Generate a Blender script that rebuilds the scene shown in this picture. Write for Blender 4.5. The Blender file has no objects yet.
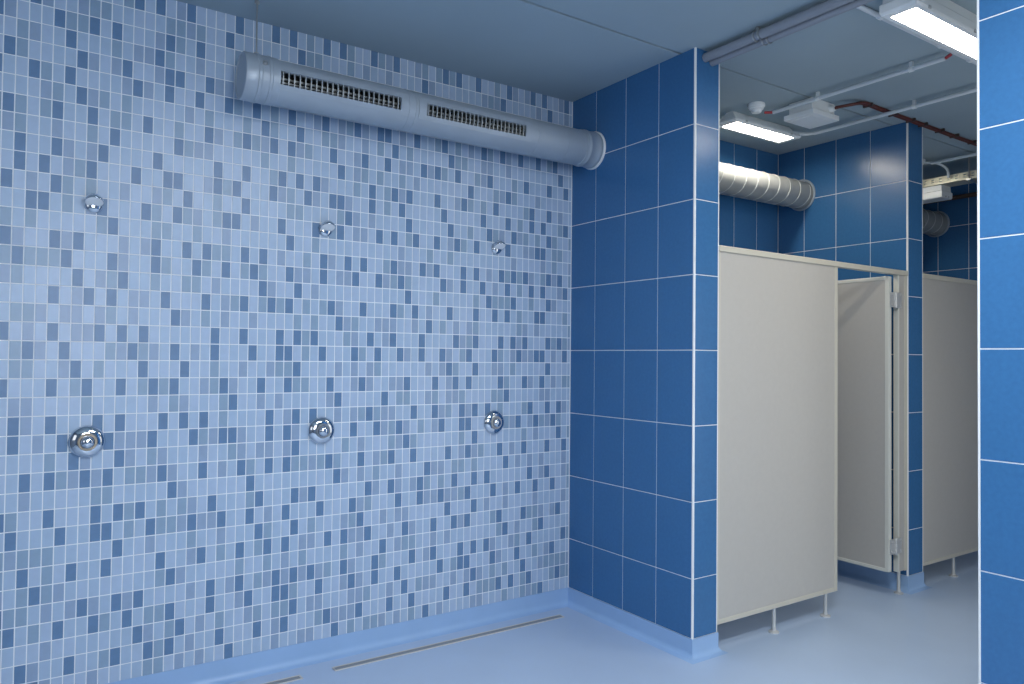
# Tiled shower room with a mosaic wall, and toilet cubicles beyond a blue tiled partition.
import bpy, bmesh, math, random
from mathutils import Vector, Matrix

random.seed(7)
scene = bpy.context.scene
COL = scene.collection
PI = math.pi

# ------------------------------------------------------------------ dimensions (metres)
Z0 = 1.615                  # height of the main tile joint above the floor
CEIL = 3.222                # ceiling height
D = 1.0412                  # depth of the partition beside the shower
T1 = 0.192                  # thickness of the partition
X2A, X2B = 2.116, 2.316     # the wall between the cubicles
X3 = 4.18                   # far side of the second cubicle
XR, YR = -0.064, -2.453    # right-hand wall: plane and free edge
TW, TH = 0.2683, 0.4        # blue tiles
BASE = 0.105                # height of the coved skirting

# ------------------------------------------------------------------ object helpers
def link(o, parent=None):
    COL.objects.link(o)
    if parent is not None:
        o.parent = parent
    return o

def obj(name, bm, mats, parent=None, smooth=False, bevel=0.0):
    bmesh.ops.remove_doubles(bm, verts=bm.verts, dist=1e-6)
    bmesh.ops.recalc_face_normals(bm, faces=bm.faces)
    me = bpy.data.meshes.new(name)
    bm.to_mesh(me); bm.free()
    for m in (mats if isinstance(mats, (list, tuple)) else [mats]):
        me.materials.append(m)
    o = bpy.data.objects.new(name, me)
    link(o, parent)
    if smooth:
        for p in me.polygons: p.use_smooth = True
        me.set_sharp_from_angle(angle=math.radians(38))
    if bevel:
        b = o.modifiers.new('bevel', 'BEVEL'); b.width = bevel; b.segments = 2
        b.limit_method = 'ANGLE'; b.angle_limit = math.radians(40)
    if parent is not None:
        o.matrix_parent_inverse = parent.matrix_world.inverted() if False else Matrix.Translation(-parent.location)
    return o

def thing(name, label, cat, loc=(0, 0, 0), group=None):
    o = bpy.data.objects.new(name, None)
    o.empty_display_size = 0.05
    o.location = loc
    link(o)
    o['label'] = label; o['category'] = cat
    if group: o['group'] = group
    return o

def struct(o):
    o['kind'] = 'structure'
    return o

def box(bm, x0, x1, y0, y1, z0, z1, mi=0):
    vs = [bm.verts.new((x, y, z)) for z in (z0, z1) for y in (y0, y1) for x in (x0, x1)]
    for idx in ((0, 2, 3, 1), (4, 5, 7, 6), (0, 1, 5, 4), (2, 6, 7, 3), (0, 4, 6, 2), (1, 3, 7, 5)):
        f = bm.faces.new([vs[i] for i in idx]); f.material_index = mi

def frame_of(axis):
    a = Vector(axis).normalized()
    u = a.orthogonal().normalized()
    if abs(a.z) < 0.9:
        u = a.cross(Vector((0, 0, 1))).normalized()
    return a, u, a.cross(u).normalized()

def lathe(bm, origin, axis, prof, n=32, mi=0, ang0=0.0):
    """prof: list of (radius, distance along axis)."""
    a, u, v = frame_of(axis); o = Vector(origin)
    rings = []
    for r, h in prof:
        if r < 1e-6:
            rings.append([bm.verts.new(o + a * h)])
        else:
            rings.append([bm.verts.new(o + a * h + (u * math.cos(ang0 + 2 * PI * k / n) + v * math.sin(ang0 + 2 * PI * k / n)) * r) for k in range(n)])
    for A, B in zip(rings, rings[1:]):
        for k in range(n):
            k2 = (k + 1) % n
            if len(A) == 1 and len(B) == 1: continue
            if len(A) == 1: f = bm.faces.new((A[0], B[k], B[k2]))
            elif len(B) == 1: f = bm.faces.new((A[k], B[0], A[k2]))
            else: f = bm.faces.new((A[k], B[k], B[k2], A[k2]))
            f.material_index = mi
    return rings

def rod(bm, p0, p1, r, n=12, mi=0):
    p0, p1 = Vector(p0), Vector(p1); L = (p1 - p0).length
    lathe(bm, p0, p1 - p0, [(0, 0), (r, 0), (r, L), (0, L)], n, mi)

def tube(bm, pts, r, n=10, mi=0, sub=6):
    """round tube through the points, Catmull-Rom smoothed."""
    P = [Vector(p) for p in pts]
    if sub > 1 and len(P) > 2:
        Q = [P[0] * 2 - P[1]] + P + [P[-1] * 2 - P[-2]]
        S = []
        for i in range(1, len(Q) - 2):
            for k in range(sub):
                t = k / sub
                a, b, c, d = Q[i - 1], Q[i], Q[i + 1], Q[i + 2]
                S.append(0.5 * ((2 * b) + (c - a) * t + (2 * a - 5 * b + 4 * c - d) * t * t + (3 * b - a - 3 * c + d) * t ** 3))
        S.append(P[-1]); P = S
    rings = []
    up = Vector((0, 0, 1))
    for i, p in enumerate(P):
        d = (P[min(i + 1, len(P) - 1)] - P[max(i - 1, 0)]).normalized()
        if abs(d.dot(up)) > 0.98: up = Vector((0, 1, 0)) if abs(d.y) < 0.9 else Vector((1, 0, 0))
        u = d.cross(up).normalized(); v = u.cross(d)
        rings.append([bm.verts.new(p + (u * math.cos(2 * PI * k / n) + v * math.sin(2 * PI * k / n)) * r) for k in range(n)])
    for A, B in zip(rings, rings[1:]):
        for k in range(n):
            f = bm.faces.new((A[k], B[k], B[(k + 1) % n], A[(k + 1) % n])); f.material_index = mi
    for R_ in (rings[0], rings[-1]):
        f = bm.faces.new(R_); f.material_index = mi

def prism(bm, poly, axis, a0, a1, mi=0):
    """extrude a 2-D polygon along x ('X': poly in y,z), y ('Y': x,z) or z ('Z': x,y)."""
    def pt(p, a):
        return {'X': (a, p[0], p[1]), 'Y': (p[0], a, p[1]), 'Z': (p[0], p[1], a)}[axis]
    A = [bm.verts.new(pt(p, a0)) for p in poly]; B = [bm.verts.new(pt(p, a1)) for p in poly]
    n = len(poly)
    for k in range(n):
        f = bm.faces.new((A[k], A[(k + 1) % n], B[(k + 1) % n], B[k])); f.material_index = mi
    for R_ in (A, B):
        f = bm.faces.new(R_); f.material_index = mi

# ------------------------------------------------------------------ materials
def srgb(r, g, b):
    f = lambda c: (c / 12.92 if c <= 0.04045 else ((c + 0.055) / 1.055) ** 2.4)
    return (f(r / 255), f(g / 255), f(b / 255), 1)

def mat(name, rgb, rough=0.5, metal=0.0, spec=0.5, noise=0.0, nscale=8.0, bump=0.0, bscale=200.0, coat=0.0):
    m = bpy.data.materials.new(name); m.use_nodes = True
    nt = m.node_tree; b = nt.nodes['Principled BSDF']
    b.inputs['Base Color'].default_value = rgb
    b.inputs['Roughness'].default_value = rough
    b.inputs['Metallic'].default_value = metal
    b.inputs['Specular IOR Level'].default_value = spec
    b.inputs['Coat Weight'].default_value = coat
    if noise or bump:
        tc = nt.nodes.new('ShaderNodeTexCoord')
    if noise:
        n = nt.nodes.new('ShaderNodeTexNoise'); n.inputs['Scale'].default_value = nscale
        n.inputs['Detail'].default_value = 4
        nt.links.new(tc.outputs['Object'], n.inputs['Vector'])
        r = nt.nodes.new('ShaderNodeValToRGB')
        r.color_ramp.elements[0].position = 0.3; r.color_ramp.elements[1].position = 0.7
        r.color_ramp.elements[0].color = tuple(c * (1 - noise) for c in rgb[:3]) + (1,)
        r.color_ramp.elements[1].color = tuple(min(1, c * (1 + noise)) for c in rgb[:3]) + (1,)
        nt.links.new(n.outputs['Fac'], r.inputs['Fac'])
        nt.links.new(r.outputs['Color'], b.inputs['Base Color'])
    if bump:
        n2 = nt.nodes.new('ShaderNodeTexNoise'); n2.inputs['Scale'].default_value = bscale
        nt.links.new(tc.outputs['Object'], n2.inputs['Vector'])
        bp = nt.nodes.new('ShaderNodeBump'); bp.inputs['Strength'].default_value = bump
        bp.inputs['Distance'].default_value = 0.001
        nt.links.new(n2.outputs['Fac'], bp.inputs['Height'])
        nt.links.new(bp.outputs['Normal'], b.inputs['Normal'])
    return m

def emit(name, rgb, strength):
    m = bpy.data.materials.new(name); m.use_nodes = True
    nt = m.node_tree; nt.nodes.clear()
    o = nt.nodes.new('ShaderNodeOutputMaterial'); e = nt.nodes.new('ShaderNodeEmission')
    e.inputs['Color'].default_value = rgb; e.inputs['Strength'].default_value = strength
    nt.links.new(e.outputs[0], o.inputs[0])
    return m

LAMP_E = 38.0
WIN_E = 13.5
M_grout = mat('light grout', srgb(232, 236, 240), 0.7)
M_mgrout = mat('mosaic grout', srgb(240, 243, 246), 0.7)
MOS = [mat('mosaic dark blue', srgb(98, 131, 168), 0.35, noise=0.06, nscale=30),
       mat('mosaic light blue', srgb(171, 191, 216), 0.35, noise=0.03, nscale=30),
       mat('mosaic pale blue', srgb(166, 188, 213), 0.35, noise=0.03, nscale=30),
       mat('mosaic lavender grey', srgb(146, 167, 195), 0.35, noise=0.04, nscale=30),
       mat('mosaic teal grey', srgb(140, 165, 190), 0.35, noise=0.04, nscale=30)]
M_tile = mat('blue satin tile', srgb(58, 109, 158), 0.27, noise=0.05, nscale=60, bump=0.12, bscale=160)
M_floor = mat('light blue vinyl floor', srgb(178, 197, 222), 0.34, noise=0.025, nscale=3, bump=0.05, bscale=300)
M_skirt = mat('light blue vinyl skirting', srgb(152, 184, 222), 0.36, noise=0.03, nscale=5)
M_ceil = mat('grey ceiling board', srgb(160, 177, 186), 0.85, noise=0.03, nscale=2)
M_gap = mat('dark joint', srgb(28, 32, 38), 0.9)
M_trim = mat('white tile edge trim', srgb(235, 236, 236), 0.35)
M_panel = mat('warm grey laminate', srgb(189, 185, 178), 0.42, noise=0.015, nscale=40)
M_frame = mat('cream edge profile', srgb(200, 196, 182), 0.42)
M_alu = mat('pale anodised profile', srgb(224, 224, 214), 0.4, metal=0.1)
M_foot = mat('satin leg metal', srgb(205, 206, 205), 0.35, metal=0.4)
M_duct = mat('grey painted duct', srgb(168, 178, 188), 0.42, metal=0.25, noise=0.03, nscale=6)
M_galv = mat('galvanised spiral duct', srgb(168, 170, 168), 0.5, metal=0.25, noise=0.05, nscale=14)
M_seam = mat('bright folded seam', srgb(214, 216, 214), 0.4, metal=0.3)
M_dark = mat('painted cavity shade', srgb(26, 28, 30), 0.9)
M_vane = mat('grille vane', srgb(176, 180, 180), 0.4, metal=0.5)
M_chrome = mat('polished chrome', srgb(225, 228, 232), 0.06, metal=1.0)
M_ring = mat('beige plastic ring', srgb(178, 162, 140), 0.4)
M_face = mat('pale nozzle face', srgb(236, 238, 240), 0.4)
M_steel = mat('brushed stainless steel', srgb(196, 194, 190), 0.3, metal=0.9)
M_dframe = mat('bright drain frame', srgb(216, 210, 202), 0.35, metal=0.25)
M_slot = mat('drain slot', srgb(150, 152, 152), 0.45, metal=0.3)
M_white = mat('white plastic', srgb(240, 243, 243), 0.4)
M_lamp = mat('white lamp housing', srgb(240, 243, 243), 0.45)
M_diff = emit('lit lamp diffuser', (1.0, 0.93, 0.80, 1), LAMP_E)
M_cond = mat('grey plastic conduit', srgb(222, 228, 232), 0.45)
M_pipe = mat('grey drain pipe', srgb(142, 148, 158), 0.45)
M_red = mat('red brown cable', srgb(98, 50, 42), 0.5)
M_redc = mat('red plastic connector', srgb(178, 60, 66), 0.5)
M_rust = mat('dark brown pipe', srgb(70, 58, 54), 0.5)
M_tray = mat('galvanised cable tray', srgb(205, 202, 182), 0.4, metal=0.3)

# ------------------------------------------------------------------ tiled wall surfaces
def tile_face(bm, to_world, u0, u1, v0, v1, mi, h=0.0025, ch=0.0008):
    """one tile: a low raised cushion on the grout bed."""
    q = [(u0, v0), (u1, v0), (u1, v1), (u0, v1)]
    if u1 - u0 < 0.004 or v1 - v0 < 0.004: return
    k = [(u0 + ch, v0 + ch), (u1 - ch, v0 + ch), (u1 - ch, v1 - ch), (u0 + ch, v1 - ch)]
    A = [bm.verts.new(to_world(u, v, 0.0)) for u, v in q]
    B = [bm.verts.new(to_world(u, v, h - ch)) for u, v in q]
    Cc = [bm.verts.new(to_world(u, v, h)) for u, v in k]
    for P_, Q_ in ((A, B), (B, Cc)):
        for i in range(4):
            f = bm.faces.new((P_[i], P_[(i + 1) % 4], Q_[(i + 1) % 4], Q_[i])); f.material_index = mi
    f = bm.faces.new(Cc); f.material_index = mi

def vbands(z_lo, z_hi):
    """tile rows: joints every TH measured from the main joint at Z0."""
    k = math.floor((z_lo - Z0) / TH + 1e-6); out = []
    while Z0 + k * TH < z_hi - 1e-6:
        out.append((max(z_lo, Z0 + k * TH), min(z_hi, Z0 + (k + 1) * TH))); k += 1
    if out[-1][1] - out[-1][0] < 0.02:      # no slivers under the ceiling
        last = out.pop(); out[-1] = (out[-1][0], last[1])
    return out

def blue_face(bm, to_world, u_len, u_first, z_lo=BASE, z_hi=CEIL, g=0.0050, mi=1):
    """blue tiles over u in 0..u_len; the first column is u_first wide."""
    cuts = [0.0]; u = u_first
    while u < u_len - 1e-4:
        cuts.append(u); u += TW
    cuts.append(u_len)
    for a, b in zip(cuts, cuts[1:]):
        for v0, v1 in vbands(z_lo, z_hi):
            tile_face(bm, to_world, a + g / 2, b - g / 2, v0 + g / 2, v1 - (g / 2 if v1 < z_hi - 1e-4 else 0.0005), mi)

BED = 0.0025
# --- mosaic wall (rows top to bottom, columns left to right; # = a dark blue piece)
DARK = [
    "........#...#.#..#....#...#.#...#.#...#..#......#.#..#....#...#.#...#.",
    "...#.................#.......#...............#...........#.......#....",
    "#....#..#.#....#..#...................................................",
    "......#.......#.......................................................",
    ".#.....#...#...##..#..................................................",
    "#..#..#.....#..#..#..#..#...#...#...#..##...#...#.....#..#..#..#..#...",
    ".......#.................#...#...........#.......#.................#..",
    ".#...#..#....#.....#...#..#.#....#...#..#....#.#..#....#.....#...#..#.",
    "..........#.....#.................#.................#.....#...........",
    "..#..#...#....#.....#..#...#.#.#......#..#.#...#...#....#.....#..#....",
    "..#.#...#...#..##...#.#...#...#..##...#...#.....#.....#...#...#.#...#.",
    ".#...#...........#.....#...........#.......#.....#.....#...#.....#....",
    "...##....#...#..#....##....#...#..#....#.#..#..#..#..#....#....##.....",
    "..........#.................#.........................................",
    ".#...#.#......#..#.#...#.#......#..#.#...#...#.#...#.#...#.#.#...#.#..",
    "..#...#...#...#...#..#..#...#...#...#..#..#.....#..#..#...#...#.#...#.",
    ".......#...#.............#...#.............#...........#...#.....#....",
    ".....#..#.#....#...#...#..#.#....#...#...#..#....#...#..#.#....##.....",
    "................#.................#...........#.......................",
    ".#...#...#.#.#......#..#...#.#.#......#..#...#....#..#...#.#.#...#.#..",
    "...#..#.....#...#...#...#..##...#...#..#..#..#..#...#...#...#..##...#.",
    ".......#.....#...#...........#...................#...#...........#....",
    ".#...#..#..#..#.#....#...#..#....#...#.....#...#..#.#....#...#..#.....",
    "......................#...........#.....#.................#...........",
    "..#..#...#.#...#.#.#......#..#.#......#.....#..#...#.#.#......#..#.#..",
    "..#...#...#...#...#..##...#.#.......#..#..#.....#..##.......#..#..#...",
    ".......#...#.................#.............#.........#.............#..",
    "...#.#..#.#....#...#...#..#.#....#...#...#..#....#..#....#...#...#..#.",
    "................#.......#.........#...........#...........#...........",
    ".#...#...#.#.#......#....#...#.#......#..#...#....#..#.#......#..#....",
    "..#...#..##...#...#..#..#...#...#...#.....#..#..#...#...#...#..#..#...",
    "...........#.............#...#.......#...........#...#................",
    "...#...#..#....#...#...#..#.#....#.#..#....#...#..#.#....#...#.....#..",
    "....#...........#.......................#.................#.....#.....",
    ".#......#..#.#......#..#...#.#.#...#...#....#..#...#.#.#......#.....#.",
    "..#...#..#..#...#...#...#..##...#...#..#..#.....#..##...#...#.....#...",
    ".............#...#...........#.............#.........#.......#........",
    "...#...#...#..#.#....#...#..#....#...#...#..#....#..#....#.#..#....#..",
    "....#.................#...........#...........#.................#.....",
]
MW, MH, MX0 = 0.04420, 0.08, 0.0246
bm = bmesh.new()
box(bm, -5.0, 0.0, BED, 0.18, 0.0, CEIL, 0)
rnd = random.Random(11)
g = 0.0046
for ri, row in enumerate(DARK):
    r = 19 - ri
    z_lo = Z0 + r * MH; z_hi = z_lo + MH if ri else CEIL + g / 2 - 0.0006
    for c in range(-46, 68):
        j = c + 2
        x_lo = -(MX0 + (67 - c) * MW); x_hi = min(x_lo + MW, -0.001)
        if 0 <= j < len(row): dk = row[j] == '#'
        else: dk = rnd.random() < 0.19
        if dk: mi = 1
        else:
            q = rnd.random()
            mi = 2 if q < 0.34 else 3 if q < 0.66 else 4 if q < 0.83 else 5
        tile_face(bm, lambda u, v, h: (u, BED - h, v), x_lo + g / 2, x_hi - g / 2, z_lo + g / 2, z_hi - g / 2, mi, h=0.0022, ch=0.0005)
struct(obj('wall_left', bm, [M_mgrout] + MOS))

# --- partition between shower and cubicles
bm = bmesh.new()
box(bm, BED, T1 - BED, -D + BED, 0.0, 0.0, CEIL, 0)
blue_face(bm, lambda u, v, h: (BED - h, -D + u, v), D, TW)
blue_face(bm, lambda u, v, h: (u, -D + BED - h, v), T1, 5)
blue_face(bm, lambda u, v, h: (T1 - BED + h, -D + u, v), D, TW)
struct(obj('wall_partition', bm, [M_grout, M_tile]))
# --- wall behind the cubicles
bm = bmesh.new()
box(bm, 0.001, X3 + 0.2, BED, 0.18, 0.0, CEIL, 0)
blue_face(bm, lambda u, v, h: (X2A - u, BED - h, v), X2A - T1, 0.2655)
blue_face(bm, lambda u, v, h: (X2B + u, BED - h, v), X3 - X2B, TW)
struct(obj('wall_rear', bm, [M_grout, M_tile]))
# --- wall between the two cubicles
bm = bmesh.new()
box(bm, X2A + BED, X2B - BED, -D + BED, 0.0, 0.0, CEIL, 0)
blue_face(bm, lambda u, v, h: (X2A + BED - h, -D + u, v), D, TW)
blue_face(bm, lambda u, v, h: (X2A + u, -D + BED - h, v), X2B - X2A, 5)
blue_face(bm, lambda u, v, h: (X2B - BED + h, -D + u, v), D, TW)
struct(obj('wall_cubicle', bm, [M_grout, M_tile]))
# --- far side wall
bm = bmesh.new()
box(bm, X3 + BED, X3 + 0.2, -3.2, 0.0, 0.0, CEIL, 0)
blue_face(bm, lambda u, v, h: (X3 + BED - h, -u, v), 3.2, 0.228)
struct(obj('wall_far', bm, [M_grout, M_tile]))
# --- wall at the right of the doorway
bm = bmesh.new()
box(bm, XR + BED, 0.12, -5.2, YR - BED, 0.0, CEIL, 0)
blue_face(bm, lambda u, v, h: (XR + BED - h, YR - u, v), 5.2 + YR, TW)
blue_face(bm, lambda u, v, h: (XR + u, YR - BED + h, v), 0.12 - XR, 5)
struct(obj('wall_right', bm, [M_grout, M_tile]))
# --- the hall's other side and the two walls behind the viewer
bm = bmesh.new()
HX0, HX1, HZ0, HZ1 = 0.5, 2.3, 0.25, 2.35
box(bm, 0.121, HX0, -3.38, -3.2, 0.0, CEIL); box(bm, HX1, X3 + 0.2, -3.38, -3.2, 0.0, CEIL)
box(bm, HX0, HX1, -3.38, -3.2, 0.0, HZ0); box(bm, HX0, HX1, -3.38, -3.2, HZ1, CEIL)
M_plaster = mat('pale plaster', srgb(214, 218, 222), 0.7, noise=0.02, nscale=4)
struct(obj('wall_hall', bm, M_plaster))
bm = bmesh.new()
for a in ((HX0, HX0 + .06), (HX1 - .06, HX1), (1.1, 1.16), (1.7, 1.76)):
    box(bm, a[0], a[1], -3.32, -3.25, HZ0, HZ1)
for a in ((HZ0, HZ0 + .06), (HZ1 - .06, HZ1)):
    box(bm, HX0, HX1, -3.32, -3.25, a[0], a[1])
struct(obj('fill_frame_hall', bm, M_white))  # frame made up to hold the added hall pane
bm = bmesh.new(); box(bm, HX0 + .03, HX1 - .03, -3.295, -3.285, HZ0 + .03, HZ1 - .03)
struct(obj('fill_pane_hall', bm, emit('added hall fill glow', (0.96, 0.98, 1.0, 1), 1.6)))  # added glowing pane, unseen, lifting the light on hall ceiling and panels
bm = bmesh.new()
M_dado = mat('mid grey wall paint', srgb(120, 132, 146), 0.5)
NY0, NY1, NZ0, NZ1 = -4.2, -1.6, 1.35, 2.75
box(bm, -5.18, -5.0, -5.2, NY0, 0.0, CEIL); box(bm, -5.18, -5.0, NY1, 0.18, 0.0, CEIL)
box(bm, -5.18, -5.0, NY0, NY1, 0.0, NZ0); box(bm, -5.18, -5.0, NY0, NY1, NZ1, CEIL)
struct(obj('wall_near', bm, M_dado))
bm = bmesh.new()
for a in ((NY0, NY0 + .06), (NY1 - .06, NY1), (-3.36, -3.30), (-2.50, -2.44)):
    box(bm, -5.12, -5.05, a[0], a[1], NZ0, NZ1)
for a in ((NZ0, NZ0 + .06), (NZ1 - .06, NZ1)):
    box(bm, -5.12, -5.05, NY0, NY1, a[0], a[1])
struct(obj('fill_frame_side', bm, M_white))  # frame made up to hold the added side pane
bm = bmesh.new()
box(bm, -5.095, -5.085, NY0 + .03, NY1 - .03, NZ0 + .03, NZ1 - .03)
struct(obj('fill_pane_side', bm, emit('added side fill glow', (0.94, 0.97, 1.0, 1), 1.3)))  # added glowing pane, no known window here, to brighten the partition face
WX0, WX1, WZ0, WZ1 = -3.3, -1.9, 1.35, 2.75
bm = bmesh.new()
box(bm, -5.18, WX0, -5.38, -5.2, 0, CEIL); box(bm, WX1, 0.12, -5.38, -5.2, 0, CEIL)
box(bm, WX0, WX1, -5.38, -5.2, 0, WZ0); box(bm, WX0, WX1, -5.38, -5.2, WZ1, CEIL)
struct(obj('wall_behind', bm, M_dado))
bm = bmesh.new()
for a in ((WX0, WX0 + .06), (WX1 - .06, WX1), ((WX0 + WX1) / 2 - .04, (WX0 + WX1) / 2 + .04)):
    box(bm, a[0], a[1], -5.32, -5.25, WZ0, WZ1)
for a in ((WZ0, WZ0 + .06), (WZ1 - .06, WZ1)):
    box(bm, WX0, WX1, -5.32, -5.25, a[0], a[1])
struct(obj('window_1', bm, M_white))
bm = bmesh.new()
box(bm, WX0 + .03, WX1 - .03, -5.295, -5.285, WZ0 + .03, WZ1 - .03)
struct(obj('window_2', bm, emit('daylit frosted pane', (0.88, 0.94, 1.0, 1), WIN_E)))

# ------------------------------------------------------------------ floor and ceiling
bm = bmesh.new()
box(bm, -5.18, X3 + 0.2, -5.38, 0.18, -0.12, 0.0)
struct(obj('floor', bm, M_floor))
bm = bmesh.new()
GAPY = -0.935
box(bm, -5.18, X3 + 0.2, -5.38, GAPY - 0.008, CEIL, CEIL + 0.02, 0)
box(bm, -5.18, X3 + 0.2, GAPY + 0.008, 0.18, CEIL, CEIL + 0.02, 0)
box(bm, -5.18, X3 + 0.2, -5.38, 0.18, CEIL + 0.02, CEIL + 0.12, 1)
struct(obj('ceiling', bm, [M_ceil, M_gap]))

# ------------------------------------------------------------------ trims on the tile edges
def trim(name, x, y, sx, sy, z0=BASE, z1=CEIL):
    """quadrant edge strip at the outer corner (x, y); sx, sy point into the wall."""
    w = 0.0085; bm = bmesh.new()
    e = 0.0012
    pts = [(x - sx * e, y + sy * w), (x - sx * e, y + sy * 0.003), (x, y), (x + sx * 0.003, y - sy * e), (x + sx * w, y - sy * e), (x + sx * w, y + sy * w)]
    prism(bm, pts, 'Z', z0, z1)
    return struct(obj(name, bm, M_trim))
trim('trim_1', 0.0, -D, 1, 1)
trim('trim_2', T1, -D, -1, 1)
trim('trim_3', X2A, -D, 1, 1)
trim('trim_4', X2B, -D, -1, 1)
trim('trim_5', XR, YR, 1, -1)
bm = bmesh.new(); box(bm, -0.0042, -0.0002, -0.0042, 0.0, BASE, CEIL)
struct(obj('trim_6', bm, M_trim))

# ------------------------------------------------------------------ coved skirting
def cove_profile():
    R_ = 0.034; t = 0.0045
    p = [(0, 0), (0, BASE), (t, BASE)]
    for k in range(7):
        a = PI + (PI / 2) * k / 6
        p.append((t + R_ + R_ * math.cos(a), 0.002 + R_ + R_ * math.sin(a)))
    p.append((t + R_ + 0.004, 0.0))
    return p
def skirting(name, path):
    """sweep the coved profile along a polyline; the room is on the right of the path."""
    P = [Vector(p) for p in path]; prof = cove_profile(); bm = bmesh.new(); rings = []
    for i, p in enumerate(P):
        ds = []
        if i > 0: ds.append((P[i] - P[i - 1]).normalized())
        if i < len(P) - 1: ds.append((P[i + 1] - P[i]).normalized())
        ns = [Vector((d.y, -d.x)) for d in ds]
        m = sum(ns, Vector((0, 0)))
        m = m / (m.dot(ns[0])) if len(ns) > 1 else ns[0]
        rings.append([bm.verts.new((p.x + m.x * d, p.y + m.y * d, z)) for d, z in prof])
    n = len(prof)
    for A, B in zip(rings, rings[1:]):
        for k in range(n):
            bm.faces.new((A[k], A[(k + 1) % n], B[(k + 1) % n], B[k]))
    bm.faces.new(rings[0]); bm.faces.new(rings[-1])
    return struct(obj(name, bm, M_skirt, smooth=True))
skirting('baseboard_left', [(-5.0, 0.0), (0.0, 0.0)])
skirting('baseboard_partition', [(0.0, 0.0), (0.0, -D), (T1, -D), (T1, 0.0)][::1])
skirting('baseboard_rear', [(T1, 0.0), (X2A, 0.0)])
skirting('baseboard_cubicle', [(X2A, 0.0), (X2A, -D), (X2B, -D), (X2B, 0.0)])
skirting('baseboard_far', [(X2B, 0.0), (X3, 0.0), (X3, -3.2)])
skirting('baseboard_right', [(0.12, YR), (XR, YR), (XR, -5.2)])

# ------------------------------------------------------------------ ventilation ducts
DY, DZ, DR = -0.214, Z0 + 1.241, 0.105
def cyl_patch(bm, xs, ths, r, skip=None, mi=0, closed=False, rfun=None):
    """part of a cylinder about the duct axis; theta 0 faces the room (-Y), positive goes up."""
    grid = []
    for x in xs:
        row = []
        for th in ths:
            rr = r if rfun is None else rfun(x, th)
            row.append(bm.verts.new((x, DY - rr * math.cos(th), DZ + rr * math.sin(th))))
        grid.append(row)
    n = len(ths)
    for i in range(len(xs) - 1):
        for k in range(n if closed else n - 1):
            k2 = (k + 1) % n
            xm = (xs[i] + xs[i + 1]) / 2; tm = (ths[k] + ths[k2]) / 2 if k2 else (ths[k] + ths[0] + 2 * PI) / 2
            if skip and skip(xm, tm): continue
            f = bm.faces.new((grid[i][k], grid[i + 1][k], grid[i + 1][k2], grid[i][k2])); f.material_index = mi
    return grid

GR = [(-2.022, -1.360), (-1.213, -0.585)]         # the two grilles, along X
T_LO, T_HI = -0.36, 0.235                            # opening, as angles on the duct
duct = thing('ventilation_duct', 'long grey round air duct with two slatted grilles high along the mosaic wall', 'duct', (-1.07, DY, DZ))
ths = sorted(set([round(-PI + 2 * PI * k / 60, 5) for k in range(60)] + [T_LO, T_HI]))
ths = [t for t in ths if t in (T_LO, T_HI) or min(abs(t - T_LO), abs(t - T_HI)) > 0.03]
xs = sorted([-2.118, -0.003] + [x for g_ in GR for x in g_] + [-2.118 + 0.132 * k for k in range(1, 16)])
inside = lambda x, t: any(a < x < b for a, b in GR) and T_LO < t < T_HI
bm = bmesh.new()
cyl_patch(bm, xs, ths, DR, inside, 0, True)
cyl_patch(bm, [-2.14, -0.003], [-PI + 2 * PI * k / 40 for k in range(40)], DR - 0.012, lambda x, t: False, 1, True) if False else None
# near-black sheet behind the openings, painting in the shade inside the duct
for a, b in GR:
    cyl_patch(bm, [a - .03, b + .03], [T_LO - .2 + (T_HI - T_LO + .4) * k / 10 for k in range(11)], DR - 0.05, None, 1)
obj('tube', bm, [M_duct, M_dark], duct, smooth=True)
# folded seams between the lengths of duct
for x in (-1.31, -1.272, -0.49, -0.27):
    bm = bmesh.new()
    lathe(bm, (x - .003, DY, DZ), (1, 0, 0), [(DR - .001, 0), (DR + .0012, .001), (DR + .0012, .005), (DR - .001, .006)], 48)
    obj('seam', bm, M_duct, duct, smooth=True)
bm = bmesh.new()
lathe(bm, (-2.120, DY, DZ), (1, 0, 0), [(0, 0.0), (DR - .01, 0.0), (DR - .008, -.004), (DR + .001, -.004), (DR + .004, 0), (DR + .004, .05), (DR + .0075, .054), (DR + .0075, .066), (DR + .004, .07),
      (DR + .004, .10), (DR + .0075, .104), (DR + .0075, .114), (DR + .004, .118), (DR + .004, .15), (DR, .152)], 56)
obj('end_cap', bm, M_duct, duct, smooth=True)
bm = bmesh.new()
lathe(bm, (-0.13, DY, DZ), (1, 0, 0), [(DR, 0), (DR + .004, .002), (DR + .004, .02), (DR + .007, .024), (DR + .007, .034), (DR + .004, .038), (DR + .004, .09), (DR + .007, .094), (DR + .007, .106), (DR + .004, .11), (DR + .004, .127)], 56)
obj('collar', bm, M_duct, duct, smooth=True)
bm = bmesh.new()
lathe(bm, (-0.012, DY, DZ), (1, 0, 0), [(DR + .003, 0), (DR + .010, 0), (DR + .012, .003), (DR + .012, .0108), (DR + .003, .0108)], 56)
o = obj('flange', bm, M_trim, duct, smooth=True); o['label'] = 'white sealing ring where duct meets tiles'
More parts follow.
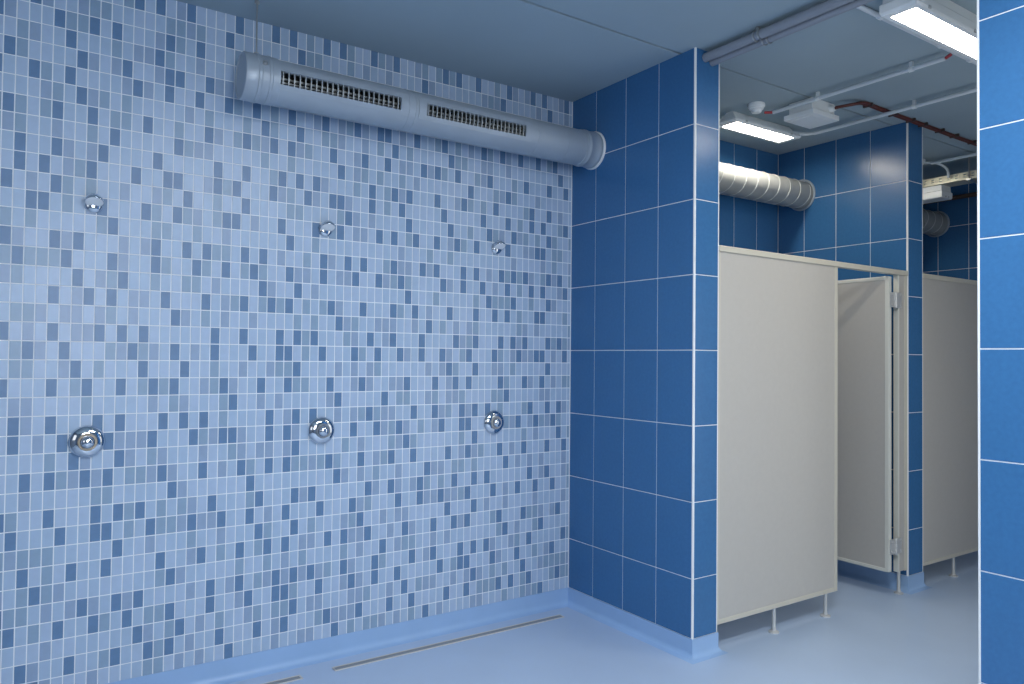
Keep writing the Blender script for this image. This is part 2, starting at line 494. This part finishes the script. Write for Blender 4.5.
for a, b in GR:
    bm = bmesh.new()
    mx, mt = 0.045, 0.23
    gx = [a - mx, a, b, b + mx]; gt = [T_LO - mt] + [T_LO + (T_HI - T_LO) * k / 8 for k in range(9)] + [T_HI + mt]
    hole = lambda x, t: a < x < b and T_LO < t < T_HI
    for r_ in (DR + .0008, DR + .0035):
        cyl_patch(bm, gx, gt, r_, hole, 0)
    outer = [(gx[0], t) for t in gt] + [(x, gt[-1]) for x in gx] + [(gx[-1], t) for t in gt[::-1]] + [(x, gt[0]) for x in gx[::-1]]
    inner = [(a, t) for t in gt[1:-1]] + [(b, t) for t in gt[1:-1][::-1]]
    P = lambda r_, x, t: bm.verts.new((x, DY - r_ * math.cos(t), DZ + r_ * math.sin(t)))
    for loop, r0, r1 in ((outer, DR + .0008, DR + .0035), (inner, DR - .012, DR + .0035)):
        for (xa, ta), (xb, tb) in zip(loop, loop[1:] + loop[:1]):
            if abs(xa - xb) < 1e-9 and abs(ta - tb) < 1e-9: continue
            bm.faces.new((P(r0, xa, ta), P(r0, xb, tb), P(r1, xb, tb), P(r1, xa, ta)))
    gr = obj('grille', bm, M_duct, duct, smooth=True)
    bm = bmesh.new()
    nv = 25
    for k in range(nv):
        x = a + (b - a) * (k + 0.5) / nv
        # an upright blade, turned a little about its own length, following the curve of the duct
        dx = 0.007; tw = 0.0045
        for t0, t1 in zip([T_LO + (T_HI - T_LO) * j / 5 for j in range(5)], [T_LO + (T_HI - T_LO) * (j + 1) / 5 for j in range(5)]):
            q = []
            for t in (t0, t1):
                for r_, sx in ((DR - .002, -tw), (DR - .002, tw * .2), (DR - .026, tw * 1.6), (DR - .026, tw * .4)):
                    q.append(bm.verts.new((x + sx, DY - r_ * math.cos(t), DZ + r_ * math.sin(t))))
            for f in ((0, 1, 2, 3), (4, 5, 6, 7), (0, 1, 5, 4), (1, 2, 6, 5), (2, 3, 7, 6), (3, 0, 4, 7)):
                bm.faces.new([q[i] for i in f])
    for t in (-0.24, 0.02):                           # rear row of blades, running lengthways
        y = DY - (DR - .036) * math.cos(t); z = DZ + (DR - .036) * math.sin(t)
        box(bm, a - .005, b + .005, y, y + .012, z - .004, z + .004)
    obj('vanes', bm, M_vane, gr); 
bm = bmesh.new()
rod(bm, (-2.055, DY, DZ + DR), (-2.055, DY, CEIL), 0.0042, 8)
lathe(bm, (-2.055, DY, CEIL - .012), (0, 0, 1), [(0, 0), (.012, 0), (.012, .012), (0, .012)], 12)
lathe(bm, (-2.055, DY, DZ + DR + .002), (0, 0, 1), [(0, 0), (.011, 0), (.011, .016), (0, .016)], 6)
obj('hanger_rod', bm, M_steel, duct)
bm = bmesh.new()
th = 0.42
c = Vector((-2.040, DY - (DR + .006) * math.cos(th), DZ + (DR + .006) * math.sin(th)))
n_ = Vector((0, -math.cos(th), math.sin(th)))
lathe(bm, c, n_, [(0, -.003), (.012, -.003), (.012, .002), (.008, .004), (.007, .011), (0, .012)], 12)
obj('clamp_screw', bm, M_steel, duct, smooth=True)

def spiral_duct(name, label, x0, x1, group=None):
    t = thing(name, label, 'duct', ((x0 + x1) / 2, DY, DZ))
    pitch = 0.125; bm = bmesh.new()
    n = 48
    cyl_patch(bm, [x0, x1 - .004], [-PI + 2 * PI * k / n for k in range(n)], DR, None, 0, True)
    obj('tube', bm, M_galv, t, smooth=True)
    bm = bmesh.new()
    turns = (x1 - x0 - .03) / pitch; k_ = int(turns * 40)
    tube(bm, [(x0 + .008 + pitch * i / 40, DY - (DR + .0005) * math.cos(2 * PI * i / 40), DZ + (DR + .0005) * math.sin(2 * PI * i / 40)) for i in range(k_)], .0032, 6, 0, 1)
    obj('spiral_seam', bm, M_seam, t, smooth=True)
    bm = bmesh.new()
    lathe(bm, (x1 - .012, DY, DZ), (1, 0, 0), [(DR + .003, 0), (DR + .014, 0), (DR + .017, .003), (DR + .017, .0108), (DR + .003, .0108)], 48)
    obj('flange', bm, M_duct, t, smooth=True)
    return t
spiral_duct('ventilation_duct', 'ribbed spiral air duct above the nearest cubicle panel, lit yellow from above', T1 + 0.002, X2A)
spiral_duct('ventilation_duct', 'dark spiral air duct with round flange seen above the far cubicle panel', X2B + 0.002, X3)

# ------------------------------------------------------------------ shower fittings
def shower_head(x, z, label):
    t = thing('wall_shower', label, 'shower head', (x, 0, z), 'shower heads on the mosaic wall')
    bm = bmesh.new()
    lathe(bm, (x, 0.0, z), (0, -1, 0), [(.038, 0.0005), (.038, .003), (.035, .010), (.028, .016), (.018, .020), (.0, .021)], 36)
    obj('rosette', bm, M_chrome, t, smooth=True)
    a = math.radians(62)
    ax = Vector((0, -math.cos(a), -math.sin(a)))
    c = Vector((x, -0.036, z + 0.010))
    bm = bmesh.new()
    prof = [(0, -.034), (.012, -.0325), (.022, -.028), (.030, -.020), (.0355, -.010), (.038, -.001), (.038, .004), (.037, .006), (.0355, .006), (.035, .0035)]
    lathe(bm, c, ax, prof, 36)
    lathe(bm, (x, 0.0, z + .020), (0, -1, 0), [(.013, .004), (.013, .024), (0, .026)], 24)
    obj('body', bm, M_chrome, t, smooth=True)
    bm = bmesh.new()
    lathe(bm, c, ax, [(.0352, .0035), (.034, .0055), (.006, .0075), (0, .0075)], 36)
    _, u, v = frame_of(ax)
    for rr, k in ((.010, 6), (.018, 10), (.025, 14)):
        for i in range(k):
            p = c + ax * .0058 + (u * math.cos(2 * PI * i / k) + v * math.sin(2 * PI * i / k)) * rr
            lathe(bm, p, ax, [(.0013, 0), (.0011, .0022), (0, .0024)], 6)
    o = obj('nozzle_face', bm, M_face, t, smooth=True); o['label'] = 'pale round face with nozzles'
    return t
def shower_valve(x, z, label, twist):
    t = thing('shower_valve', label, 'shower valve', (x, 0, z), 'shower valves on the mosaic wall')
    bm = bmesh.new()
    lathe(bm, (x, 0, z), (0, -1, 0), [(.0715, .0005), (.0718, .006), (.070, .010), (.064, .0175), (.055, .0235), (.045, .027), (.0385, .028), (.038, .024), (0, .024)], 56)
    obj('cover_plate', bm, M_chrome, t, smooth=True)
    bm = bmesh.new()
    lathe(bm, (x, 0, z), (0, -1, 0), [(.0378, .020), (.0378, .033), (.0352, .036), (.029, .036), (.0285, .026)], 40)
    o = obj('ring', bm, M_ring if twist == 0 else M_steel, t, smooth=True)
    bm = bmesh.new()
    lathe(bm, (x, 0, z), (0, -1, 0), [(.026, .020), (.026, .040), (.0243, .046), (.0185, .051), (.0095, .0538), (0, .0545)], 36)
    obj('push_button', bm, M_chrome, t, smooth=True)
    bm = bmesh.new()
    ca, sa = math.cos(1.25), math.sin(1.25)
    p = Vector((x + .056 * ca, -.018, z + .056 * sa))
    lathe(bm, p, (ca * .3, -1, sa * .3), [(.004, -.002), (.004, .003), (.002, .0045), (0, .0045)], 12)
    obj('fixing_screw', bm, M_steel, t, smooth=True)
    return t
SX = [-2.694, -1.638, -0.579]
for x, zz, l in zip(SX, (0.598, 0.598, 0.598), ('chrome shower head nearest the left edge of the mosaic wall', 'chrome shower head in the middle of the three on the mosaic wall', 'chrome shower head nearest the blue tiled partition, under the duct')):
    shower_head(x + .005, Z0 + zz + .007, l)
for i, (x, l) in enumerate(zip(SX, ('domed chrome shower valve with beige ring, nearest the left edge', 'domed chrome shower valve in the middle of the three', 'domed chrome shower valve nearest the blue tiled partition'))):
    shower_valve(x, Z0 - 0.437, l, i)

def linear_drain(x0, x1, label):
    t = thing('floor_drain', label, 'drain', ((x0 + x1) / 2, -.155, 0), 'linear drains along the mosaic wall')
    ya, yb = -.182, -.132
    bm = bmesh.new()
    box(bm, x0, x1, ya, ya + .007, -.01, .0035); box(bm, x0, x1, yb - .007, yb, -.01, .0035)
    box(bm, x0, x0 + .007, ya + .007, yb - .007, -.01, .0035); box(bm, x1 - .007, x1, ya + .007, yb - .007, -.01, .0035)
    obj('frame', bm, M_dframe, t, bevel=.001)
    bm = bmesh.new()
    box(bm, x0 + .009, x1 - .009, ya + .010, yb - .010, -.01, .0022)
    obj('cover', bm, M_slot, t)
    return t
linear_drain(-1.612, -0.170, 'long narrow steel floor drain below the middle and right showers')
linear_drain(-3.22, -1.773, 'steel floor drain whose end shows at the bottom edge of the photo')

# ------------------------------------------------------------------ toilet cubicles
PY0, PY1 = -D + 0.002, -D + 0.032
ZT, ZB = Z0 + 0.540, Z0 - 1.474
def board(bm, x0, x1, z0, z1): box(bm, x0, x1, PY0 + .003, PY1 - .003, z0, z1)
def foot(x, y, zt, t):
    bm = bmesh.new()
    lathe(bm, (x, y, 0), (0, 0, 1), [(0, 0.0), (.030, 0.0), (.030, .007), (.022, .011), (.014, .014), (.011, .034), (.0105, zt), (0, zt)], 20)
    return obj('foot', bm, M_foot, t, smooth=True)
def cubicle_panel(x0, x1, feet, label):
    t = thing('cubicle_panel', label, 'cubicle panel', ((x0 + x1) / 2, (PY0 + PY1) / 2, 0))
    bm = bmesh.new(); board(bm, x0 + .006, x1 - .012, ZB + .008, ZT)
    obj('board', bm, M_panel, t)
    bm = bmesh.new(); box(bm, x1 - .030, x1, PY0, PY1, ZB, ZT); 
    obj('edge_profile', bm, M_frame, t, bevel=.003)
    bm = bmesh.new(); box(bm, x0, x1 - .030, PY0, PY1, ZB, ZB + .026)
    obj('bottom_profile', bm, M_frame, t, bevel=.003)
    bm = bmesh.new(); box(bm, x0, x0 + .014, PY0, PY1, ZB + .026, ZT)
    obj('wall_profile', bm, M_frame, t, bevel=.003)
    for x in feet: foot(x, (PY0 + PY1) / 2, ZB + .002, t)
    return t
def head_rail(x0, x1, label):
    bm = bmesh.new()
    prism(bm, [(PY0 - .006, ZT), (PY1 + .006, ZT), (PY1 + .006, ZT + .028), (PY1, ZT + .033), (PY0, ZT + .033), (PY0 - .006, ZT + .028)], 'X', x0, x1)
    o = obj('head_rail', bm, M_frame)
    o['label'] = label; o['category'] = 'rail'
    return o
cubicle_panel(T1 + .004, 1.300, (0.695, 1.195), 'large pale grey cubicle panel beside the blue tiled partition')
cubicle_panel(X2B + .004, 3.44, (2.775, 3.36), 'brownish shaded cubicle panel at the far right beside the white trimmed wall')
head_rail(T1 + .002, X2A - .001, 'cream top rail running over the nearest panel and open door')
head_rail(X2B + .002, X3 - .001, 'cream top rail over the far shaded cubicle panel')
# door post panel
t = thing('door_post', 'narrow pale post panel between the open door and the blue pier', 'door post', (2.06, (PY0 + PY1) / 2, 0))
bm = bmesh.new(); board(bm, 2.010, X2A - .03, ZB + .01, ZT); obj('board', bm, M_panel, t)
bm = bmesh.new(); box(bm, 2.002, 2.012, PY0 - .001, PY1 + .006, ZB + .006, ZT); obj('edge_profile', bm, M_alu, t, bevel=.002)
bm = bmesh.new(); box(bm, X2A - .034, X2A - .001, PY0, PY1, ZB + .006, ZT); obj('wall_profile', bm, M_frame, t, bevel=.002)
foot(2.03, (PY0 + PY1) / 2, ZB + .008, t)
# open door, swung into the cubicle
t = thing('cubicle_door', 'pale grey cubicle door standing open into the cubicle', 'door', (1.945, -D + .02, 0))
DT, DBm = Z0 + .522, Z0 - 1.452
dy0, dy1 = -D + .006, -D + .668
dx0, dx1 = 1.890, 1.924
bm = bmesh.new(); box(bm, dx0 + .003, dx1 - .003, dy0 + .01, dy1 - .01, DBm + .01, DT - .01); obj('leaf', bm, M_panel, t)
bm = bmesh.new()
box(bm, dx0, dx1, dy0, dy0 + .028, DBm, DT); box(bm, dx0, dx1, dy1 - .024, dy1, DBm, DT)
box(bm, dx0, dx1, dy0 + .028, dy1 - .024, DT - .024, DT); box(bm, dx0, dx1, dy0 + .028, dy1 - .024, DBm, DBm + .022)
obj('frame', bm, M_alu, t, bevel=.003)
for zc in (Z0 + .366, Z0 - 1.286):
    bm = bmesh.new()
    lathe(bm, (1.958, -D - .005, zc - .055), (0, 0, 1), [(0, 0), (.008, 0), (.0095, .002), (.0095, .034), (.008, .036), (.008, .038), (.0095, .040), (.0095, .070), (.008, .072), (.008, .074), (.0095, .076), (.0095, .108), (.008, .11), (0, .11)], 16)
    box(bm, 1.898, 1.952, -D - .002, -D + .0055, zc - .05, zc + .05)
    box(bm, 1.964, 2.03, -D - .005, -D + .0005, zc - .05, zc + .05)
    for sx in (1.912, 2.018):
        for dz in (-.032, .032):
            lathe(bm, (sx, -D - .004, zc + dz), (0, -1, 0), [(.006, -.004), (.006, .0045), (.004, .006), (0, .006)], 10)
    obj('hinge', bm, M_foot, t, smooth=True)
bm = bmesh.new()
lathe(bm, (dx0, dy1 - .06, 1.02), (-1, 0, 0), [(.026, 0), (.026, .006), (.011, .009), (.011, .03), (.022, .036), (.024, .05), (.02, .056), (0, .058)], 24)
obj('knob', bm, M_foot, t, smooth=True)

# ------------------------------------------------------------------ ceiling lights
def ceiling_light(x0, x1, y0, y1, label, z1=CEIL, h=0.1, lit=True, slope=0.0, cat='ceiling light'):
    t = thing('ceiling_light', label, cat, ((x0 + x1) / 2, (y0 + y1) / 2, z1), None)
    zb = z1 - h; c = .014; cx = .02
    bm = bmesh.new()
    # housing: side walls with chamfered lower edges and sloping ends, open below for the diffuser
    def ring(x_in, y_in, z): return [bm.verts.new(p) for p in ((x0 + x_in, y0 + y_in, z), (x1 - x_in, y0 + y_in, z), (x1 - x_in, y1 - y_in, z), (x0 + x_in, y1 - y_in, z))]
    R_ = [ring(.012 + slope * .6, .010 + slope, z1), ring(.010 + slope * .35, .008 + slope * .55, z1 - h * .42), ring(slope * .25, slope * .35, z1 - h * .52), ring(0, 0, zb + .012), ring(.006, .006, zb), ring(.046, .026, zb), ring(.048, .028, zb + .006)]
    for A, B in zip(R_, R_[1:]):
        for k in range(4): bm.faces.new((A[k], A[(k + 1) % 4], B[(k + 1) % 4], B[k]))
    bm.faces.new(R_[0]); bm.faces.new(R_[-1])
    obj('housing', bm, M_lamp, t)
    bm = bmesh.new()
    box(bm, x0 + .048, x1 - .048, y0 + .028, y1 - .028, zb + .001, zb + .0055)
    o = obj('diffuser', bm, M_diff if lit else M_face, t)
    nx = max(2, int((x1 - x0) / .3))
    for k in range(nx):
        x = x0 + .11 + (x1 - x0 - .22) * k / (nx - 1)
        for y, s in ((y0, -1), (y1, 1)):
            bm = bmesh.new()
            box(bm, x - .010, x + .010, min(y - s * .004, y + s * .003), max(y - s * .004, y + s * .003), zb + .004, zb + .018)
            obj('clip', bm, M_foot, t, bevel=.001)
    return t
ceiling_light(0.922, 1.622, -0.552, -0.372, 'short lit ceiling light with glowing diffuser above the nearest cubicle', h=0.085, slope=0.055)
ceiling_light(0.245, 1.305, -2.075, -1.908, 'large lit ceiling light at the top right, cut by the white trimmed wall')
ceiling_light(2.42, 2.98, -0.552, -0.372, 'lit ceiling light of the far cubicle, behind the blue pier', h=0.085, slope=0.055)
ceiling_light(3.345, 3.52, -0.67, -0.10, 'unlit pale light fitting hanging under the slotted tray', z1=Z0 + 1.415, h=0.105, lit=False)

# ------------------------------------------------------------------ ceiling services
def single(name, bm, m, label, cat, group=None, smooth=True, bevel=0.0):
    o = obj(name, bm, m, None, smooth, bevel)
    o['label'] = label; o['category'] = cat
    if group: o['group'] = group
    return o
def conduit(pts, label, clips, r=0.0125, sub=6, axis='Y', ends=()):
    t = thing('conduit', label, 'conduit', pts[0], None)
    bm = bmesh.new(); tube(bm, pts, r, 12, 0, sub); obj('tube', bm, M_cond, t, smooth=True)
    for p in clips:
        bm = bmesh.new(); p = Vector(p)
        d = Vector((0, 1, 0)) if axis == 'Y' else Vector((1, 0, 0))
        lathe(bm, p - d * .011, d, [(r * .9, 0), (r + .004, 0), (r + .004, .022), (r * .9, .022)], 14)
        box(bm, p.x - .009, p.x + .009, p.y - .009, p.y + .009, p.z + r * .7, CEIL - 0.0005)
        obj('clip', bm, M_white, t)
    for p, dd in ends:
        bm = bmesh.new(); rod(bm, p, Vector(p) + Vector(dd), .0085, 10); obj('connector', bm, M_redc, t, smooth=True)
    return t
CZ = CEIL - 0.0405
CZX = CEIL - 0.014
conduit([(1.112, -.70, CZ), (1.112, -1.775, CZ)], 'straight grey conduit from the smoke detector across the hall ceiling', [(1.112, -1.023, CZ), (1.112, -1.595, CZ)], ends=[((1.112, -.70, CZ), (-.045, .035, 0)), ((1.112, -1.776, CZ), (0, -.030, .012))])
conduit([(1.565, -.50, CZ), (1.62, -.512, CZ), (1.68, -.535, CZ), (1.715, -.58, CZ), (1.728, -.66, CZ), (1.73, -.8, CZ), (1.74, -3.19, CZ)], 'bent grey conduit leaving the short light past the junction box', [(1.731, -1.289, CZ), (1.736, -2.1, CZ)])
conduit([(0.156, -1.812, CZX), (4.25, -1.812, CZX)], 'grey conduit running alongside the large ceiling light', [(0.42, -1.812, CZX), (0.98, -1.812, CZX), (1.3, -1.812, CZX)], axis='X')
conduit([(3.20, -.66, CZ), (3.20, -3.19, CZ)], 'grey conduit on the ceiling above the far cubicle', [(3.20, -1.04, CZ), (3.2, -2.0, CZ)])
conduit([(3.195, -.60, CZ + .016), (3.235, -.665, CZ + .008), (3.275, -.70, CZ - .01), (3.31, -.73, CZ - .05), (3.318, -.735, CZ - .115)], 'short curved cable conduit dropping to the slotted tray', [], r=.010)

t = thing('smoke_detector', 'white round smoke detector beside the short lit light', 'smoke detector', (0.985, -.665, CEIL))
bm = bmesh.new()
lathe(bm, (0.985, -.665, CEIL), (0, 0, -1), [(0, 0.0005), (.052, .0005), (.054, .004), (.054, .020), (.049, .026), (.046, .027)], 32)
obj('base', bm, M_white, t, smooth=True)
bm = bmesh.new()
lathe(bm, (0.985, -.665, CEIL), (0, 0, -1), [(.046, .024), (.046, .034), (.040, .040), (.034, .043), (.033, .052), (.028, .058), (0, .060)], 32)
obj('sensor_head', bm, M_white, t, smooth=True)
t = thing('smoke_detector', 'white smoke detector half hidden behind the far blue pier', 'smoke detector', (3.165, -.57, CEIL))
bm = bmesh.new()
lathe(bm, (3.165, -.57, CEIL), (0, 0, -1), [(0, 0.0005), (.052, .0005), (.054, .004), (.054, .020), (.049, .026), (.046, .027)], 32)
obj('base', bm, M_white, t, smooth=True)
bm = bmesh.new()
lathe(bm, (3.165, -.57, CEIL), (0, 0, -1), [(.046, .024), (.046, .034), (.040, .040), (.034, .043), (.033, .052), (.028, .058), (0, .060)], 32)
obj('sensor_head', bm, M_white, t, smooth=True)

t = thing('junction_box', 'square white junction box on the ceiling beside the red cables', 'junction box', (1.275, -.865, CEIL))
bm = bmesh.new()
box(bm, 1.155, 1.395, -.955, -.785, CEIL - .078, CEIL - .0005)
obj('body', bm, M_white, t, bevel=.006)
bm = bmesh.new()
box(bm, 1.135, 1.415, -.975, -.762, CEIL - .112, CEIL - .078)
obj('lid', bm, M_white, t, bevel=.004)
bm = bmesh.new()
box(bm, 1.165, 1.385, -.945, -.792, CEIL - .1150, CEIL - .1121)
obj('lid_plate', bm, M_lamp, t, bevel=.001)
bm = bmesh.new()
lathe(bm, (1.345, -.955, CEIL - .045), (0, -1, 0), [(.022, -.002), (.022, .012), (.018, .014), (.018, .032), (.012, .036), (0, .036)], 18)
obj('cable_gland', bm, M_white, t, smooth=True)

t = thing('cable', 'red brown cable pair sagging from the junction box along the ceiling', 'cable', (1.35, -1.0, CEIL - .04))
for k, s in enumerate((-1, 1)):
    bm = bmesh.new()
    pts = [(1.343 + s * .004, -.992, CEIL - .045 + s * .004), (1.355, -1.035 - s * .006, CEIL - .044), (1.40, -1.078 - s * .011, CEIL - .035), (1.50, -1.09 - s * .011, CEIL - .0115), (1.68, -1.088 - s * .010, CEIL - .0105),
           (1.86, -1.084 - s * .010, CEIL - .0105), (2.24, -1.080 - s * .010, CEIL - .0105), (2.68, -1.075 - s * .010, CEIL - .0105), (3.1, -1.075 - s * .010, CEIL - .0105), (X3 - .01, -1.075 - s * .010, CEIL - .0105)]
    tube(bm, pts, .0090, 8); obj('strand', bm, M_red, t, smooth=True)
for x in (1.56, 1.86, 2.08, 2.24, 2.47, 2.68, 2.95, 3.3):
    bm = bmesh.new(); box(bm, x - .008, x + .008, -1.115, -1.050, CEIL - .0215, CEIL - .0005); obj('clip', bm, M_rust, t, bevel=.003)

def drain_pipe(x, r, label, yc):
    t = thing('drain_pipe', label, 'pipe', (x, -1.7, CEIL - .045), 'grey pipes under the ceiling')
    z = CEIL - (.018 if r > .022 else .033) - r
    bm = bmesh.new(); rod(bm, (x, YR + .006, z), (x, -D + .0005 - .003, z), r, 24); obj('tube', bm, M_pipe, t, smooth=True)
    bm = bmesh.new()
    for dy in (-.014, .014):
        lathe(bm, (x, yc + dy - .005, z), (0, 1, 0), [(r - .001, 0), (r + .004, 0), (r + .004, .010), (r - .001, .010)], 24)
    box(bm, x - .008, x + .008, yc - .008, yc + .008, z + r * .9, CEIL - .0005)
    obj('clamp', bm, M_steel, t, smooth=True)
    return t
drain_pipe(0.072, .0235, 'thicker grey pipe of the pair under the ceiling, nearer the shower', -1.385)
drain_pipe(0.126, .0205, 'thinner grey pipe of the pair under the ceiling, nearer the hall', -1.395)

# slotted tray on threaded rods
tx0, tx1, tz0, tz1 = 3.345, 3.52, Z0 + 1.418, Z0 + 1.478
t = thing('cable_tray', 'slotted metal cable tray hung on rods above the far cubicle', 'cable tray', (3.43, -1.5, tz0))
def slotted_side(x0, x1):
    bm = bmesh.new(); y = -3.19
    rows_ = [(tz0, tz0 + .018), (tz0 + .025, tz0 + .038), (tz0 + .045, tz1)]
    for a, b in rows_: box(bm, x0, x1, -3.19, -.06, a, b)
    k = 0
    while y < -.06:
        for (a, b) in ((tz0 + .018, tz0 + .025), (tz0 + .038, tz0 + .045)):
            off = 0
            box(bm, x0, x1, y, min(y + .040, -.06), a, b)
        y += .062
    return bm
obj('side_rail', slotted_side(tx0, tx0 + .002), M_tray, t)
obj('side_rail', slotted_side(tx1 - .002, tx1), M_tray, t)
bm = bmesh.new(); box(bm, tx0 + .002, tx1 - .002, -3.19, -.06, tz0, tz0 + .002); obj('bottom_plate', bm, M_tray, t)
for x, y in ((tx0 - .012, -.885), (tx0 + .19, -.885), (tx0 - .012, -2.2), (tx0 + .19, -2.2)):
    bm = bmesh.new(); rod(bm, (x, y, tz0 - .03), (x, y, CEIL - .0005), .0055, 8); 
    lathe(bm, (x, y, tz0 - .022), (0, 0, 1), [(0, 0), (.009, 0), (.009, .008), (0, .008)], 6)
    obj('hanger_rod', bm, M_steel, t)
for y in (-.885, -2.2):
    bm = bmesh.new(); box(bm, tx0 - .028, tx0 + .206, y - .018, y + .018, tz0 - .014, tz0 - .0005); obj('support_bar', bm, M_steel, t)
bm = bmesh.new()
rod(bm, (X3 - .045, -3.19, Z0 + 1.452), (X3 - .045, -.004, Z0 + 1.452), .02, 16)
for y in (-.3, -1.6, -2.8):
    box(bm, X3 - .03, X3 + .001, y - .01, y + .01, Z0 + 1.444, Z0 + 1.46)
single('heating_pipe', bm, M_rust, 'dark brown pipe across the far blue wall below the tray', 'pipe')

# ------------------------------------------------------------------ lights
def area(name, loc, rot, sx, sy, power, rgb):
    l = bpy.data.lights.new(name, 'AREA'); l.shape = 'RECTANGLE'; l.size = sx; l.size_y = sy
    l.energy = power; l.color = rgb
    o = bpy.data.objects.new(name, l); o.location = loc; o.rotation_euler = rot; link(o)
    return o
area('shower_room_lamp', (-1.5, -3.0, CEIL - .11), (0, 0, 0), 1.2, 0.5, 76, (0.94, 0.975, 1.0))
w = bpy.data.worlds.new('World'); scene.world = w; w.use_nodes = True
w.node_tree.nodes['Background'].inputs[0].default_value = (0.75, 0.85, 1.0, 1)
w.node_tree.nodes['Background'].inputs[1].default_value = 0.3

# ------------------------------------------------------------------ camera
f, yaw, pitch, roll = 742.672, 0.977932, 0.0209963, 0.0104613
cam = bpy.data.cameras.new('camera'); cam.sensor_width = 36.0; cam.sensor_fit = 'HORIZONTAL'
cam.lens = f * 36.0 / 1024.0; cam.clip_start = 0.02
co = bpy.data.objects.new('camera', cam); link(co)
cy, sy, cp, sp = math.cos(yaw), math.sin(yaw), math.cos(pitch), math.sin(pitch)
fwd = Vector((cy * cp, sy * cp, sp)); right = Vector((sy, -cy, 0)); up = right.cross(fwd)
c_, s_ = math.cos(roll), math.sin(roll)
r2 = right * c_ + up * s_; u2 = up * c_ - right * s_
M = Matrix((( r2.x, u2.x, -fwd.x, -2.976243), (r2.y, u2.y, -fwd.y, -3.745971), (r2.z, u2.z, -fwd.z, -0.049663 + Z0), (0, 0, 0, 1)))
co.matrix_world = M
scene.camera = co

scene.view_settings.view_transform = 'Standard'
scene.view_settings.look = 'None'
scene.view_settings.exposure = 0.0
scene.view_settings.gamma = 1.0
scene.view_settings.use_curve_mapping = False
scene.cycles.use_denoising = True
scene.cycles.max_bounces = 8
scene.cycles.sample_clamp_indirect = 4.0
scene.cycles.caustics_reflective = False
scene.cycles.caustics_refractive = False
